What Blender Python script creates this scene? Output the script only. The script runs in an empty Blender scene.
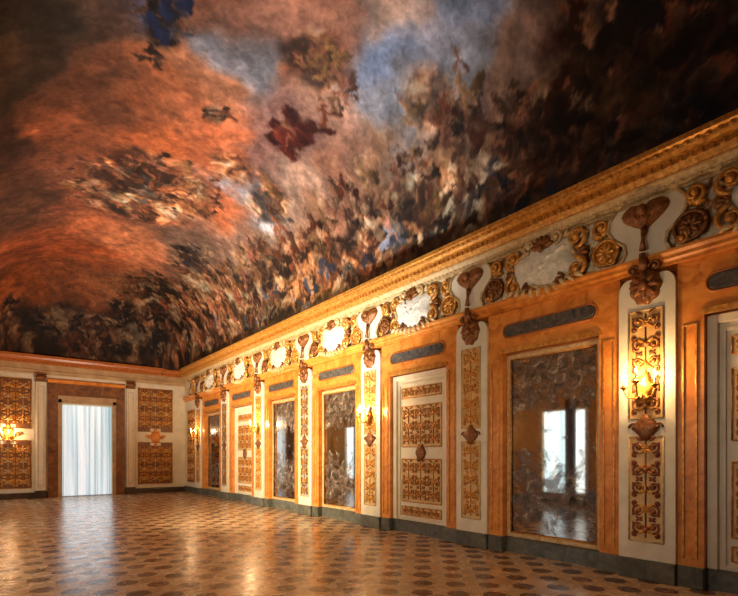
import bpy, math, random
import numpy as np
from mathutils import Matrix
random.seed(7)
rng = np.random.default_rng(11)
C = bpy.context.scene.collection
PI = math.pi

# ------------------------------------------------------------------ room dimensions (metres)
W = 6.15            # front plane of the piers along the right wall
REC = 0.16          # depth of the recess holding mirrors and doors
XL = -0.85          # left wall
YB = 19.97          # back wall
YF = -4.75          # wall behind the camera
PIL = [W * (0.381 + 0.4303 * k) for k in range(-2, 7)]      # pilaster centres, near to far
BAY = [(PIL[i] + PIL[i + 1]) / 2 for i in range(8)]         # bay centres

# ------------------------------------------------------------------ materials
def s2l(c):
    return tuple(((v / 12.92) if v <= 0.04045 else ((v + 0.055) / 1.055) ** 2.4) for v in c)
def rgb(r, g, b): return s2l((r / 255, g / 255, b / 255))

def new_mat(name):
    m = bpy.data.materials.new(name); m.use_nodes = True
    nt = m.node_tree; b = nt.nodes['Principled BSDF']
    return m, nt, b
def N(nt, t, **kw):
    n = nt.nodes.new(t)
    for k, v in kw.items(): setattr(n, k, v)
    return n
def ramp(nt, src, stops):
    r = N(nt, 'ShaderNodeValToRGB'); e = r.color_ramp.elements
    while len(e) < len(stops): e.new(0.5)
    for i, (p, c) in enumerate(stops):
        e[i].position = p; e[i].color = (*c, 1)
    nt.links.new(src, r.inputs['Fac']); return r.outputs['Color']
def noise(nt, scale, detail=4, rough=0.6, dist=0.0, stretch=None):
    tc = N(nt, 'ShaderNodeTexCoord'); src = tc.outputs['Object']
    if stretch:
        mp = N(nt, 'ShaderNodeMapping'); mp.inputs['Scale'].default_value = stretch
        nt.links.new(src, mp.inputs['Vector']); src = mp.outputs['Vector']
    n = N(nt, 'ShaderNodeTexNoise'); n.inputs['Scale'].default_value = scale
    n.inputs['Detail'].default_value = detail; n.inputs['Roughness'].default_value = rough
    n.inputs['Distortion'].default_value = dist
    nt.links.new(src, n.inputs['Vector']); return n.outputs['Fac']
def bump(nt, b, src, strength, dist=0.02):
    bp = N(nt, 'ShaderNodeBump'); bp.inputs['Strength'].default_value = strength
    bp.inputs['Distance'].default_value = dist
    nt.links.new(src, bp.inputs['Height']); nt.links.new(bp.outputs['Normal'], b.inputs['Normal'])

def mottled(name, stops, scale=6, rough=0.5, metal=0.0, detail=5, dist=0.6, bmp=0.0, stretch=None, spec=0.5):
    m, nt, b = new_mat(name)
    f = noise(nt, scale, detail, 0.6, dist, stretch)
    nt.links.new(ramp(nt, f, stops), b.inputs['Base Color'])
    b.inputs['Roughness'].default_value = rough; b.inputs['Metallic'].default_value = metal
    b.inputs['Specular IOR Level'].default_value = spec
    if bmp: bump(nt, b, f, bmp)
    return m

M = {}
M['siena'] = mottled('siena_marble', [(0.25, rgb(160, 84, 26)), (0.45, rgb(214, 128, 48)), (0.58, rgb(232, 150, 66)), (0.75, rgb(186, 98, 34))], 2.6, 0.32, dist=1.6, detail=7)
M['siena_dark'] = mottled('siena_marble_dark', [(0.25, rgb(120, 62, 22)), (0.5, rgb(182, 102, 40)), (0.75, rgb(140, 76, 28))], 3.2, 0.34, dist=1.8, detail=7)  # deeper-toned siena marble of the inset rims and end cornice
M['cream'] = mottled('cream_stucco', [(0.3, rgb(214, 200, 168)), (0.7, rgb(238, 226, 198))], 3, 0.5)
M['ivory'] = mottled('ivory_lacquer', [(0.3, rgb(224, 208, 172)), (0.7, rgb(240, 228, 200))], 4, 0.4)
M['stucco'] = mottled('white_stucco', [(0.3, rgb(196, 184, 158)), (0.7, rgb(240, 232, 212))], 14, 0.7, bmp=0.35)
M['gold'] = mottled('gilding', [(0.3, rgb(160, 98, 34)), (0.55, rgb(214, 148, 62)), (0.75, rgb(240, 190, 104))], 18, 0.38, 0.45, bmp=0.2)
M['gold_dark'] = mottled('tarnished_gilding', [(0.3, rgb(88, 50, 22)), (0.6, rgb(146, 90, 42)), (0.8, rgb(190, 132, 66))], 20, 0.45, 0.35, bmp=0.3)
M['gold_pale'] = mottled('pale_gilding', [(0.3, rgb(176, 136, 84)), (0.7, rgb(224, 196, 142))], 16, 0.5, 0.1)
M['orna_red'] = mottled('russet_ornament', [(0.3, rgb(96, 40, 18)), (0.7, rgb(156, 78, 34))], 9, 0.5, 0.15)
M['panel_tan'] = mottled('tan_panel_ground', [(0.3, rgb(190, 146, 86)), (0.7, rgb(232, 196, 134))], 5, 0.5)
M['frieze_ground'] = mottled('painted_frieze_ground', [(0.36, rgb(92, 60, 34)), (0.44, rgb(176, 116, 56)), (0.5, rgb(214, 196, 160)), (0.58, rgb(232, 218, 186)), (0.66, rgb(190, 134, 70))], 3.6, 0.6, dist=1.6, bmp=0.5)
M['gold_brown'] = mottled('brown_gilding', [(0.3, rgb(124, 72, 28)), (0.7, rgb(190, 122, 54))], 12, 0.42, 0.25)
M['panel_warm'] = mottled('warm_panel_ground', [(0.3, rgb(190, 140, 74)), (0.7, rgb(226, 180, 110))], 5, 0.5)
M['panel_grey'] = mottled('grey_blue_panel_ground', [(0.3, rgb(128, 124, 112)), (0.7, rgb(178, 168, 144))], 5, 0.5)
M['panel_brown'] = mottled('brown_panel_ground', [(0.3, rgb(92, 56, 28)), (0.7, rgb(142, 92, 48))], 5, 0.5)
M['dark_marble'] = mottled('dark_veined_marble', [(0.3, rgb(44, 42, 40)), (0.55, rgb(92, 86, 78)), (0.72, rgb(130, 116, 98))], 7, 0.25, dist=1.5)
M['plinth'] = mottled('grey_green_marble', [(0.3, rgb(58, 60, 54)), (0.55, rgb(98, 98, 86)), (0.75, rgb(126, 120, 100))], 5, 0.28, dist=1.5)
M['plinth_dark'] = mottled('dark_brown_marble', [(0.3, rgb(40, 28, 18)), (0.6, rgb(74, 54, 36))], 5, 0.3, dist=1.2)
M['wall_ochre'] = mottled('ochre_wall', [(0.3, rgb(170, 98, 40)), (0.7, rgb(206, 136, 64))], 2.5, 0.6)
M['wall_tan'] = mottled('tan_wall', [(0.3, rgb(170, 134, 90)), (0.7, rgb(206, 172, 124))], 2.5, 0.6)
M['brown_frame'] = mottled('brown_marble_frame', [(0.3, rgb(80, 46, 22)), (0.55, rgb(132, 82, 42)), (0.75, rgb(160, 106, 58))], 3, 0.35, dist=1.5)
M['drape'] = mottled('brown_drape_cloth', [(0.3, rgb(70, 44, 26)), (0.7, rgb(110, 76, 46))], 3, 0.8)
M['candle'] = mottled('candle_wax', [(0.3, rgb(236, 224, 196)), (0.7, rgb(246, 236, 214))], 5, 0.5)

def emissive(name, col, st):
    m, nt, b = new_mat(name)
    b.inputs['Base Color'].default_value = (*col, 1)
    f = noise(nt, 3, 2)
    nt.links.new(ramp(nt, f, [(0.2, tuple(v * .93 for v in col)), (0.8, col)]), b.inputs['Emission Color'])
    b.inputs['Emission Strength'].default_value = st
    return m
M['flame'] = emissive('candle_flame', (1.0, 0.72, 0.34), 26)

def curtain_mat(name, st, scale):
    # thin gauze: emission stands in for daylight, noise streaks paint its folds' contrast
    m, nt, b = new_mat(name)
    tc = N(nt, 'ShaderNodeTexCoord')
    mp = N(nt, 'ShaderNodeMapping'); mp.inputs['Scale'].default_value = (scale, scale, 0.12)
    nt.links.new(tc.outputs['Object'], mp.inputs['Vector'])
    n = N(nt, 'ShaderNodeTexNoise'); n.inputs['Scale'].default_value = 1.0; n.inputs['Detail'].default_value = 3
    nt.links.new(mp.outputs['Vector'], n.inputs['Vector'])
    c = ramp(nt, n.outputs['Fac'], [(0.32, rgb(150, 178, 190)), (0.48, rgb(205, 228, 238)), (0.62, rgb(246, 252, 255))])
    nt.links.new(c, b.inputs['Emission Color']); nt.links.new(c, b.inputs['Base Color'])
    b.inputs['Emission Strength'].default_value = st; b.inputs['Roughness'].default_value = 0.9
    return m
M['gauze'] = curtain_mat('painted_daylight_gauze', 0.66, 9.0)
M['gauze_bright'] = curtain_mat('bright_painted_daylight_gauze', 3.2, 5.0)

def floor_mat():
    m, nt, b = new_mat('inlaid_marble_floor')
    tc = N(nt, 'ShaderNodeTexCoord')
    sep = N(nt, 'ShaderNodeSeparateXYZ'); nt.links.new(tc.outputs['Object'], sep.inputs[0])
    def math_(op, a, bv=None, c=None):
        n = N(nt, 'ShaderNodeMath', operation=op)
        for i, v in enumerate((a, bv, c)):
            if v is None: continue
            if isinstance(v, (int, float)): n.inputs[i].default_value = v
            else: nt.links.new(v, n.inputs[i])
        return n.outputs[0]
    t = 0.27
    u = math_('DIVIDE', sep.outputs['X'], t); v = math_('DIVIDE', sep.outputs['Y'], t)
    fu = math_('FLOOR', u); fv = math_('FLOOR', v)
    par = math_('FLOORED_MODULO', math_('ADD', fu, fv), 2.0)
    # octagon distance in the cell
    cu = math_('ABSOLUTE', math_('SUBTRACT', math_('SUBTRACT', u, fu), 0.5))
    cv = math_('ABSOLUTE', math_('SUBTRACT', math_('SUBTRACT', v, fv), 0.5))
    mx = math_('MAXIMUM', cu, cv)
    dg = math_('MULTIPLY', math_('ADD', cu, cv), 0.707)
    d = math_('MAXIMUM', mx, dg)
    inside = math_('LESS_THAN', d, 0.43)
    dark = math_('MULTIPLY', inside, math_('LESS_THAN', par, 0.5))
    wn = N(nt, 'ShaderNodeTexWhiteNoise', noise_dimensions='2D')
    cmb = N(nt, 'ShaderNodeCombineXYZ'); nt.links.new(fu, cmb.inputs[0]); nt.links.new(fv, cmb.inputs[1])
    nt.links.new(cmb.outputs[0], wn.inputs['Vector'])
    nf = noise(nt, 5, 5, 0.6, 1.0)
    mixv = math_('ADD', math_('MULTIPLY', wn.outputs['Value'], 0.45), math_('MULTIPLY', nf, 0.55))
    lightc = ramp(nt, mixv, [(0.2, rgb(166, 132, 94)), (0.5, rgb(192, 158, 118)), (0.8, rgb(208, 176, 136))])
    darkc = ramp(nt, mixv, [(0.2, rgb(82, 56, 38)), (0.5, rgb(106, 74, 50)), (0.8, rgb(130, 90, 58))])
    mx2 = N(nt, 'ShaderNodeMix', data_type='RGBA')
    nt.links.new(dark, mx2.inputs['Factor']); nt.links.new(lightc, mx2.inputs[6]); nt.links.new(darkc, mx2.inputs[7])
    nt.links.new(mx2.outputs[2], b.inputs['Base Color'])
    b.inputs['Roughness'].default_value = 0.17
    rr = N(nt, 'ShaderNodeMapRange'); nt.links.new(nf, rr.inputs[0])
    rr.inputs[1].default_value = 0.3; rr.inputs[2].default_value = 0.7; rr.inputs[3].default_value = 0.17; rr.inputs[4].default_value = 0.34
    nt.links.new(rr.outputs[0], b.inputs['Roughness'])
    b.inputs['Specular IOR Level'].default_value = 0.62
    bump(nt, b, noise(nt, 2.2, 2), 0.10, 0.02)
    return m
M['floor'] = floor_mat()

def mirror_mat():
    # old silvered glass painted with drapery above and blossoms below
    m, nt, b = new_mat('painted_mirror_glass')
    b.inputs['Metallic'].default_value = 1.0; b.inputs['Roughness'].default_value = 0.035
    b.inputs['Base Color'].default_value = (0.44, 0.42, 0.38, 1)
    tc = N(nt, 'ShaderNodeTexCoord')
    sep = N(nt, 'ShaderNodeSeparateXYZ'); nt.links.new(tc.outputs['Object'], sep.inputs[0])
    d = N(nt, 'ShaderNodeBsdfPrincipled'); d.inputs['Roughness'].default_value = 0.35
    f1 = noise(nt, 7.5, 5, 0.65, 0.8)
    f2 = noise(nt, 3.0, 5, 0.62, 0.7)
    col = ramp(nt, f1, [(0.32, rgb(34, 36, 34)), (0.44, rgb(66, 62, 50)), (0.5, rgb(112, 76, 52)), (0.56, rgb(88, 90, 86)), (0.66, rgb(176, 158, 128))])
    nt.links.new(col, d.inputs['Base Color'])
    # band masks by height
    def mr(src, a, b_, c, e):
        n = N(nt, 'ShaderNodeMapRange'); n.inputs[1].default_value = a; n.inputs[2].default_value = b_
        n.inputs[3].default_value = c; n.inputs[4].default_value = e; nt.links.new(src, n.inputs[0]); return n.outputs[0]
    def mt(op, a, b_):
        n = N(nt, 'ShaderNodeMath', operation=op)
        for i, v in enumerate((a, b_)):
            if isinstance(v, (int, float)): n.inputs[i].default_value = v
            else: nt.links.new(v, n.inputs[i])
        return n.outputs[0]
    z = sep.outputs['Z']
    top = mr(z, 1.9, 2.6, -0.05, 0.20)
    low = mt('SUBTRACT', 0.20, mt('MULTIPLY', mt('ABSOLUTE', mt('SUBTRACT', z, 0.85), 0), 0.26))
    bias = mt('MAXIMUM', top, low)
    fac = mr(mt('ADD', f2, bias), 0.50, 0.66, 0.0, 0.88)
    mix = N(nt, 'ShaderNodeMixShader'); out = nt.nodes['Material Output']
    nt.links.new(fac, mix.inputs[0]); nt.links.new(b.outputs[0], mix.inputs[1]); nt.links.new(d.outputs[0], mix.inputs[2])
    nt.links.new(mix.outputs[0], out.inputs['Surface'])
    return m
M['mirror'] = mirror_mat()

# ------------------------------------------------------------------ mesh helpers (local frame: x along the wall, -y out of the wall, z up)
class MB:
    def __init__(s): s.v = []; s.f = []; s.sm = []
    def add(s, vs, fs, smooth=False):
        b = len(s.v); s.v += vs; s.f += [tuple(b + i for i in f) for f in fs]; s.sm += [smooth] * len(fs); return s
    def box(s, x0, x1, y0, y1, z0, z1):
        vs = [(x, y, z) for x in (x0, x1) for y in (y0, y1) for z in (z0, z1)]
        return s.add(vs, [(0, 1, 3, 2), (4, 6, 7, 5), (0, 4, 5, 1), (2, 3, 7, 6), (0, 2, 6, 4), (1, 5, 7, 3)])
    def prism(s, poly, y0, y1):        # poly = [(x,z)] ccw seen from -y ; front at y0
        n = len(poly)
        vs = [(x, y0, z) for x, z in poly] + [(x, y1, z) for x, z in poly]
        fs = [tuple(range(n)), tuple(range(2 * n - 1, n - 1, -1))]
        fs += [(i, i + n, (i + 1) % n + n, (i + 1) % n) for i in range(n)]
        return s.add(vs, fs)
    def dome(s, poly, y, bulge, rings=4, lump=0.0, back=0.03):   # relief with a domed front
        n = len(poly); cx = sum(p[0] for p in poly) / n; cz = sum(p[1] for p in poly) / n
        vs = [(x, y + back, z) for x, z in poly]
        for r in range(rings):
            k = r / rings; sc = math.cos(k * PI / 2); h = math.sin(k * PI / 2)
            for i, (x, z) in enumerate(poly):
                l = lump * math.sin(i * 2.4 + r * 1.7) * (1 - k)
                vs.append((cx + (x - cx) * sc, y - bulge * h - l, cz + (z - cz) * sc))
        vs.append((cx, y - bulge, cz)); fs = []
        for r in range(rings):
            for i in range(n):
                j = (i + 1) % n
                fs.append((r * n + i, r * n + j, (r + 1) * n + j, (r + 1) * n + i))
        fs += [(rings * n + i, rings * n + (i + 1) % n, (rings + 1) * n) for i in range(n)]
        return s.add(vs, fs, True)
    def tube(s, pts, rad, n=6, caps=True, flat=1.0):
        P = [np.array(p, float) for p in pts]; m = len(P); vs = []
        up = np.array((0.0, 1.0, 0.0))
        for i, p in enumerate(P):
            t = P[min(i + 1, m - 1)] - P[max(i - 1, 0)]; t /= (np.linalg.norm(t) + 1e-9)
            u = up if abs(t @ up) < 0.95 else np.array((1.0, 0, 0))
            a = np.cross(t, u); a /= np.linalg.norm(a); b = np.cross(a, t)
            r = rad[i] if hasattr(rad, '__len__') else rad
            for k in range(n):
                q = 2 * PI * k / n
                vs.append(tuple(p + a * math.cos(q) * r + b * math.sin(q) * r * flat))
        fs = [(i * n + k, i * n + (k + 1) % n, (i + 1) * n + (k + 1) % n, (i + 1) * n + k) for i in range(m - 1) for k in range(n)]
        if caps: fs += [tuple(range(n - 1, -1, -1)), tuple((m - 1) * n + k for k in range(n))]
        return s.add(vs, fs, True)
    def ell(s, c, r, a=10, b=6):
        vs = [(c[0], c[1], c[2] + r[2])]
        for i in range(1, b):
            th = PI * i / b
            for j in range(a):
                ph = 2 * PI * j / a
                vs.append((c[0] + r[0] * math.sin(th) * math.cos(ph), c[1] + r[1] * math.sin(th) * math.sin(ph), c[2] + r[2] * math.cos(th)))
        vs.append((c[0], c[1], c[2] - r[2])); e = len(vs) - 1
        fs = [(0, 1 + j, 1 + (j + 1) % a) for j in range(a)]
        for i in range(b - 2):
            fs += [(1 + i * a + j, 1 + (i + 1) * a + j, 1 + (i + 1) * a + (j + 1) % a, 1 + i * a + (j + 1) % a) for j in range(a)]
        fs += [(e, 1 + (b - 2) * a + (j + 1) % a, 1 + (b - 2) * a + j) for j in range(a)]
        return s.add(vs, fs, True)
    def lathe(s, prof, c, n=12):
        vs = []; m = len(prof)
        for r, z in prof:
            for k in range(n):
                q = 2 * PI * k / n; vs.append((c[0] + r * math.cos(q), c[1] + r * math.sin(q), c[2] + z))
        fs = [(i * n + k, i * n + (k + 1) % n, (i + 1) * n + (k + 1) % n, (i + 1) * n + k) for i in range(m - 1) for k in range(n)]
        fs += [tuple(range(n - 1, -1, -1)), tuple((m - 1) * n + k for k in range(n))]
        return s.add(vs, fs, True)
    def sweep(s, prof, x0, x1):        # profile [(y,z)] extruded along x
        n = len(prof)
        vs = [(x0, y, z) for y, z in prof] + [(x1, y, z) for y, z in prof]
        fs = [(i, (i + 1) % n, (i + 1) % n + n, i + n) for i in range(n)] + [tuple(range(n - 1, -1, -1)), tuple(range(n, 2 * n))]
        return s.add(vs, fs)
    def frame(s, x0, x1, z0, z1, w, y0, y1):
        s.box(x0, x0 + w, y0, y1, z0, z1); s.box(x1 - w, x1, y0, y1, z0, z1)
        s.box(x0 + w, x1 - w, y0, y1, z1 - w, z1); s.box(x0 + w, x1 - w, y0, y1, z0, z0 + w); return s
    def molding(s, x0, x1, z0, z1, r, y):   # half-round rim
        for a, b in (((x0, y, z0), (x1, y, z0)), ((x0, y, z1), (x1, y, z1))): s.tube([a, b], r, 8)
        for a, b in (((x0, y, z0), (x0, y, z1)), ((x1, y, z0), (x1, y, z1))): s.tube([a, b], r, 8)
        return s
    def spiral(s, cx, cz, r, turns, a0, sgn, y, rad, n=22, rin=0.12):
        pts = []; rr = []
        for i in range(n):
            t = i / (n - 1); q = a0 + sgn * turns * 2 * PI * t; R = r * (1 - (1 - rin) * t)
            pts.append((cx + R * math.cos(q), y, cz + R * math.sin(q))); rr.append(rad * (1 - 0.45 * t))
        s.tube(pts, rr, 5); s.ell(pts[-1], (rad * 1.7,) * 3, 6, 4); return s
    def leaf(s, x, z, L, ang, w, y, bulge=0.02, lobes=3):
        pts = []; n = 10
        for side in (1, -1):
            rng_ = range(n + 1) if side == 1 else range(n - 1, 0, -1)
            for i in rng_:
                t = i / n; hw = w * math.sin(PI * min(1, t * 0.94 + 0.06)) ** 0.8 * (1 - 0.28 * (0.5 + 0.5 * math.cos(t * lobes * 2 * PI)))
                pts.append((t * L, -side * hw))
        ca, sa = math.cos(ang), math.sin(ang)
        poly = [(x + px * ca - pz * sa, z + px * sa + pz * ca) for px, pz in pts]
        return s.dome(poly, y, bulge, 3)
    def build(s, name, mat, parent=None, bevel=0.0):
        me = bpy.data.meshes.new(name); me.from_pydata(s.v, [], s.f); me.validate(); me.update()
        if len(me.polygons) == len(s.sm): me.polygons.foreach_set('use_smooth', s.sm)
        me.materials.append(mat)
        import bmesh
        bm = bmesh.new(); bm.from_mesh(me); bmesh.ops.recalc_face_normals(bm, faces=bm.faces); bm.to_mesh(me); bm.free()
        o = bpy.data.objects.new(name, me); C.objects.link(o)
        if parent: o.parent = parent
        if bevel:
            b = o.modifiers.new('bevel', 'BEVEL'); b.width = bevel; b.segments = 2; b.limit_method = 'ANGLE'
        return o

ROT = {'right': -PI / 2, 'back': 0.0, 'left': PI / 2, 'front': PI}
def tag(o, label=None, cat=None, group=None, kind=None):
    if label: o['label'] = label
    if cat: o['category'] = cat
    if group: o['group'] = group
    if kind: o['kind'] = kind
    return o
def place(o, side, s, h=0.0):
    o.rotation_euler = (0, 0, ROT[side])
    o.location = {'right': (W, s, h), 'back': (s, YB, h), 'left': (XL, s, h), 'front': (s, YF, h)}[side]
def empty(name, side, s, h=0.0):
    o = bpy.data.objects.new(name, None); C.objects.link(o); o.empty_display_size = 0.2; place(o, side, s, h); return o
def dup(root, side, s, h=0.0):
    r = root.copy(); C.objects.link(r); place(r, side, s, h)
    for ch in list(root.children):
        c = ch.copy(); C.objects.link(c); c.parent = r
        for g in ch.children:
            d = g.copy(); C.objects.link(d); d.parent = c
    return r

# ------------------------------------------------------------------ arabesque ornament
def arabesque(w, h, x0, z0, y, unit, rad):
    """mirror-symmetric scrolls filling a w x h field; returns (dark mesh, bright mesh)"""
    A, B = MB(), MB()
    n = max(1, round(h / unit)); u = h / n; cx = x0 + w / 2
    A.tube([(cx, y, z0 + 0.02), (cx, y, z0 + h - 0.02)], rad * 0.9, 5)
    for k in range(n):
        zc = z0 + (k + 0.5) * u; fl = 1 if k % 2 else -1; t = k % 3
        for sx in (-1, 1):
            r = min(w * 0.21, u * 0.34)
            A.spiral(cx + sx * w * 0.26, zc - fl * u * 0.10, r, 1.4, (PI / 2 if fl > 0 else -PI / 2), -sx * fl, y, rad * 1.25)
            A.spiral(cx + sx * w * 0.37, zc + fl * u * 0.30, r * 0.55, 1.1, (-PI / 2 if fl > 0 else PI / 2), sx * fl, y, rad, 12)
            B.leaf(cx, zc, w * 0.34, fl * (PI / 2 - sx * 0.95), w * 0.07, y - 0.004, rad)
            B.leaf(cx + sx * w * .05, zc - fl * u * .1, w * 0.24, -fl * (PI / 2 - sx * 1.0), w * 0.05, y - 0.004, rad)
            B.ell((cx + sx * w * 0.26, y - rad * 0.5, zc - fl * u * 0.10), (r * 0.36, rad, r * 0.36), 7, 4)
            A.leaf(cx + sx * w * 0.10, zc - fl * u * 0.40, w * 0.3, (-fl * PI / 2 + sx * fl * 1.0), w * 0.065, y - 0.002, rad)
            A.leaf(cx + sx * w * 0.45, zc - fl * u * 0.35, w * 0.2, (fl * PI / 2 + sx * fl * .35), w * 0.05, y - 0.002, rad)
        if t == 0:
            A.dome([(cx + w * 0.15 * math.cos(q), zc + u * 0.2 * math.sin(q)) for q in [i * PI / 6 for i in range(12)]], y, rad * 1.6, 3)
            B.ell((cx, y - rad * 1.4, zc), (w * 0.06, rad, u * 0.09), 7, 4)
        elif t == 1:
            for q in range(6): B.leaf(cx, zc, w * 0.17, q * PI / 3 + PI / 2, w * 0.05, y - 0.004, rad)
        else:
            A.dome([(cx, zc - u * .24), (cx + w * .13, zc), (cx, zc + u * .24), (cx - w * .13, zc)], y, rad * 1.6, 3)
            B.leaf(cx, zc - u * .2, u * .4, PI / 2, w * .05, y - rad * 1.4, rad * .6)
    return A, B

def wide_arabesque(w, h, x0, z0, y, cols, unit, rad):
    A, B = MB(), MB(); cw = w / cols
    for c in range(cols):
        a, b = arabesque(cw * 0.99, h, x0 + (c + .005) * cw, z0, y, unit, rad)
        A.add(a.v, a.f, True); B.add(b.v, b.f, True)
    return A, B
def make_panel(parent, hw, z0, z1, yb, yf, ground, orna, leaf, rim, cols, unit, rad, poly=None, mid=None):
    """a raised field with its scrollwork, leaves and rim as its own pieces"""
    mb = MB()
    if poly: mb.prism(poly, yf, yb)
    else: mb.box(-hw, hw, yf, yb, z0, z1)
    p = mb.build('panel', M[ground], parent)
    a0, a1 = mid or (z0 + .03, z1 - .03)
    A, B = wide_arabesque(2 * hw - .05, a1 - a0, -hw + .025, a0, yf - .004, cols, unit, rad)
    A.build('arabesque', M[orna], p); B.build('leafwork', M[leaf], p)
    MB().molding(-hw, hw, z0, z1, .011, yf).build('rim', M[rim], p)
    return p

# ------------------------------------------------------------------ SETTING
def structure(o): o['kind'] = 'structure'; return o
mb = MB(); mb.box(XL - 0.3, W + 0.6, YF - 0.3, YB + 0.3, -0.12, 0)
structure(mb.build('floor', M['floor']))
mb = MB(); mb.box(W + REC, W + REC + 0.3, YF - 0.3, YB + 0.3, 0, 5.0)
structure(mb.build('wall_right', M['wall_ochre']))
WBX = (1.87, 3.46, 3.34)       # window opening in the back wall: x0, x1, top
mb = MB(); mb.box(XL - 0.3, WBX[0], YB, YB + 0.3, 0, 5.0); mb.box(WBX[1], W + REC, YB, YB + 0.3, 0, 5.0); mb.box(WBX[0], WBX[1], YB, YB + 0.3, WBX[2], 5.0)
structure(mb.build('wall_back', M['cream']))
LW = [2.0, 7.44, 12.7, 18.0]; LWW = 0.68; LWB, LWT = 0.25, 2.85
mb = MB(); ys = [YF - 0.3]
for y in LW: ys += [y - LWW, y + LWW]
ys.append(YB + 0.3)
for i in range(0, len(ys), 2): mb.box(XL - 0.3, XL, ys[i], ys[i + 1], 0, 5.0)
for y in LW:
    mb.box(XL - 0.3, XL, y - LWW, y + LWW, LWT, 5.0); mb.box(XL - 0.3, XL, y - LWW, y + LWW, 0, LWB)
structure(mb.build('wall_left', M['wall_tan']))
mb = MB(); mb.box(XL - 0.3, W + REC + 0.3, YF - 0.3, YF, 0, 5.0)
structure(mb.build('wall_front', M['wall_tan']))

# baseboards
def base_prof(d, h): return [(0.0, 0), (-d, 0), (-d, h - 0.05), (-d + 0.012, h - 0.03), (-d + 0.02, h), (0.0, h)]
mb = MB()
for b in BAY:
    mb.add(*[(lambda q: (q.v, q.f))(MB().sweep([(REC, 0), (REC - 0.06, 0), (REC - 0.06, 0.2), (REC - 0.045, 0.235), (REC, 0.235)], b - 0.74, b + 0.74))][0])
o = structure(mb.build('baseboard_right', M['plinth']))
o.location = (W, 0, 0); o.scale = (1, 1, 1)
# local x -> world Y (mirror-free rotation would negate Y), so write the vertices directly
for v in o.data.vertices: v.co = (v.co.y, v.co.x, v.co.z)
o.data.flip_normals()
mb = MB(); mb.sweep(base_prof(0.05, 0.2), XL + 0.02, 1.45); mb.sweep(base_prof(0.05, 0.2), 3.91, W)
o = structure(mb.build('baseboard_back', M['plinth_dark'])); o.location = (0, YB, 0)
mb = MB(); ss = [YF] + [q for y in LW for q in (y - LWW - .1, y + LWW + .1)] + [YB]
mb.sweep([(0, 0), (0.05, 0), (0.05, 0.18), (0.03, 0.22), (0, 0.22)], YF, YB)
o = structure(mb.build('baseboard_left', M['plinth'])); o.location = (XL, 0, 0)
for v in o.data.vertices: v.co = (v.co.y, v.co.x, v.co.z)

def run_y(prof, y0, y1, name, mat, x, extra=None, sign=1):
    """profile swept along world Y; profile offsets are measured from plane x, negative into the room for the right wall"""
    m = MB(); m.sweep(prof, y0, y1)
    if extra: extra(m)
    for i, v in enumerate(m.v): m.v[i] = (v[1] * sign, v[0], v[2])
    o = m.build(name, mat); o.location = (x, 0, 0); return structure(o)

# right wall entablature: architrave, frieze ground, gilded cornice
run_y([(REC, 3.70), (-0.05, 3.70), (-0.05, 3.74), (-0.08, 3.76), (-0.08, 3.80), (-0.11, 3.83), (-0.11, 3.86), (REC, 3.86)], YF, YB, 'trim_1', M['siena'], W)
run_y([(REC, 3.86), (0.0, 3.86), (0.0, 4.56), (REC, 4.56)], YF, YB, 'trim_2', M['frieze_ground'], W)
def low_beads(m):
    y = 0.6
    while y < YB - 0.1:
        m.ell((y, -0.115, 4.585), (0.026, 0.012, 0.012), 6, 4); y += 0.09
run_y([(REC, 4.54), (-0.03, 4.54), (-0.05, 4.56), (-0.11, 4.57), (-0.11, 4.60), (-0.15, 4.65), (-0.17, 4.655), (-0.17, 4.67), (REC, 4.67)], YF, YB, 'trim_3', M['gold_pale'], W, low_beads)
def top_beads(m):
    y = 0.6
    while y < YB - 0.1:
        m.box(y, y + 0.05, -0.262, -0.24, 4.735, 4.785)
        m.ell((y + 0.03, -0.345, 4.85), (0.03, 0.014, 0.018), 6, 4); y += 0.1
run_y([(REC, 4.67), (-0.20, 4.67), (-0.22, 4.70), (-0.24, 4.73), (-0.24, 4.79), (-0.30, 4.80), (-0.335, 4.83), (-0.345, 4.87), (-0.375, 4.885), (-0.38, 4.94), (REC, 4.94)], YF, YB, 'trim_4', M['gold'], W, top_beads)
# back wall entablature
mb = MB(); mb.sweep([(0, 4.32), (-0.05, 4.32), (-0.05, 4.42), (-0.08, 4.45), (0, 4.45)], XL, W); 
mb.sweep([(0, 4.45), (-0.03, 4.45), (-0.03, 4.66), (0, 4.66)], XL, W)
o = structure(mb.build('trim_5', M['wall_tan'])); o.location = (0, YB, 0)
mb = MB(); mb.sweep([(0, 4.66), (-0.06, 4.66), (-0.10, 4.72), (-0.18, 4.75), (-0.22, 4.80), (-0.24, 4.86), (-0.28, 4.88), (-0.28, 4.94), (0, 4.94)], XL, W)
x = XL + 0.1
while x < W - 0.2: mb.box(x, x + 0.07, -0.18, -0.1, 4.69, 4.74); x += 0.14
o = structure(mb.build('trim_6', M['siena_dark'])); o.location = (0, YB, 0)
# left and front entablature
run_y([(0, 3.9), (0.06, 3.9), (0.06, 4.5), (0.16, 4.6), (0.2, 4.7), (0.3, 4.8), (0.34, 4.94), (0, 4.94)], YF, YB, 'trim_7', M['gold_pale'], XL)
mb = MB(); mb.sweep([(0, 3.9), (0.06, 3.9), (0.06, 4.5), (0.16, 4.6), (0.3, 4.8), (0.34, 4.94), (0, 4.94)], XL, W)
o = structure(mb.build('trim_8', M['gold_pale'])); o.location = (0, YF, 0)

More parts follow.
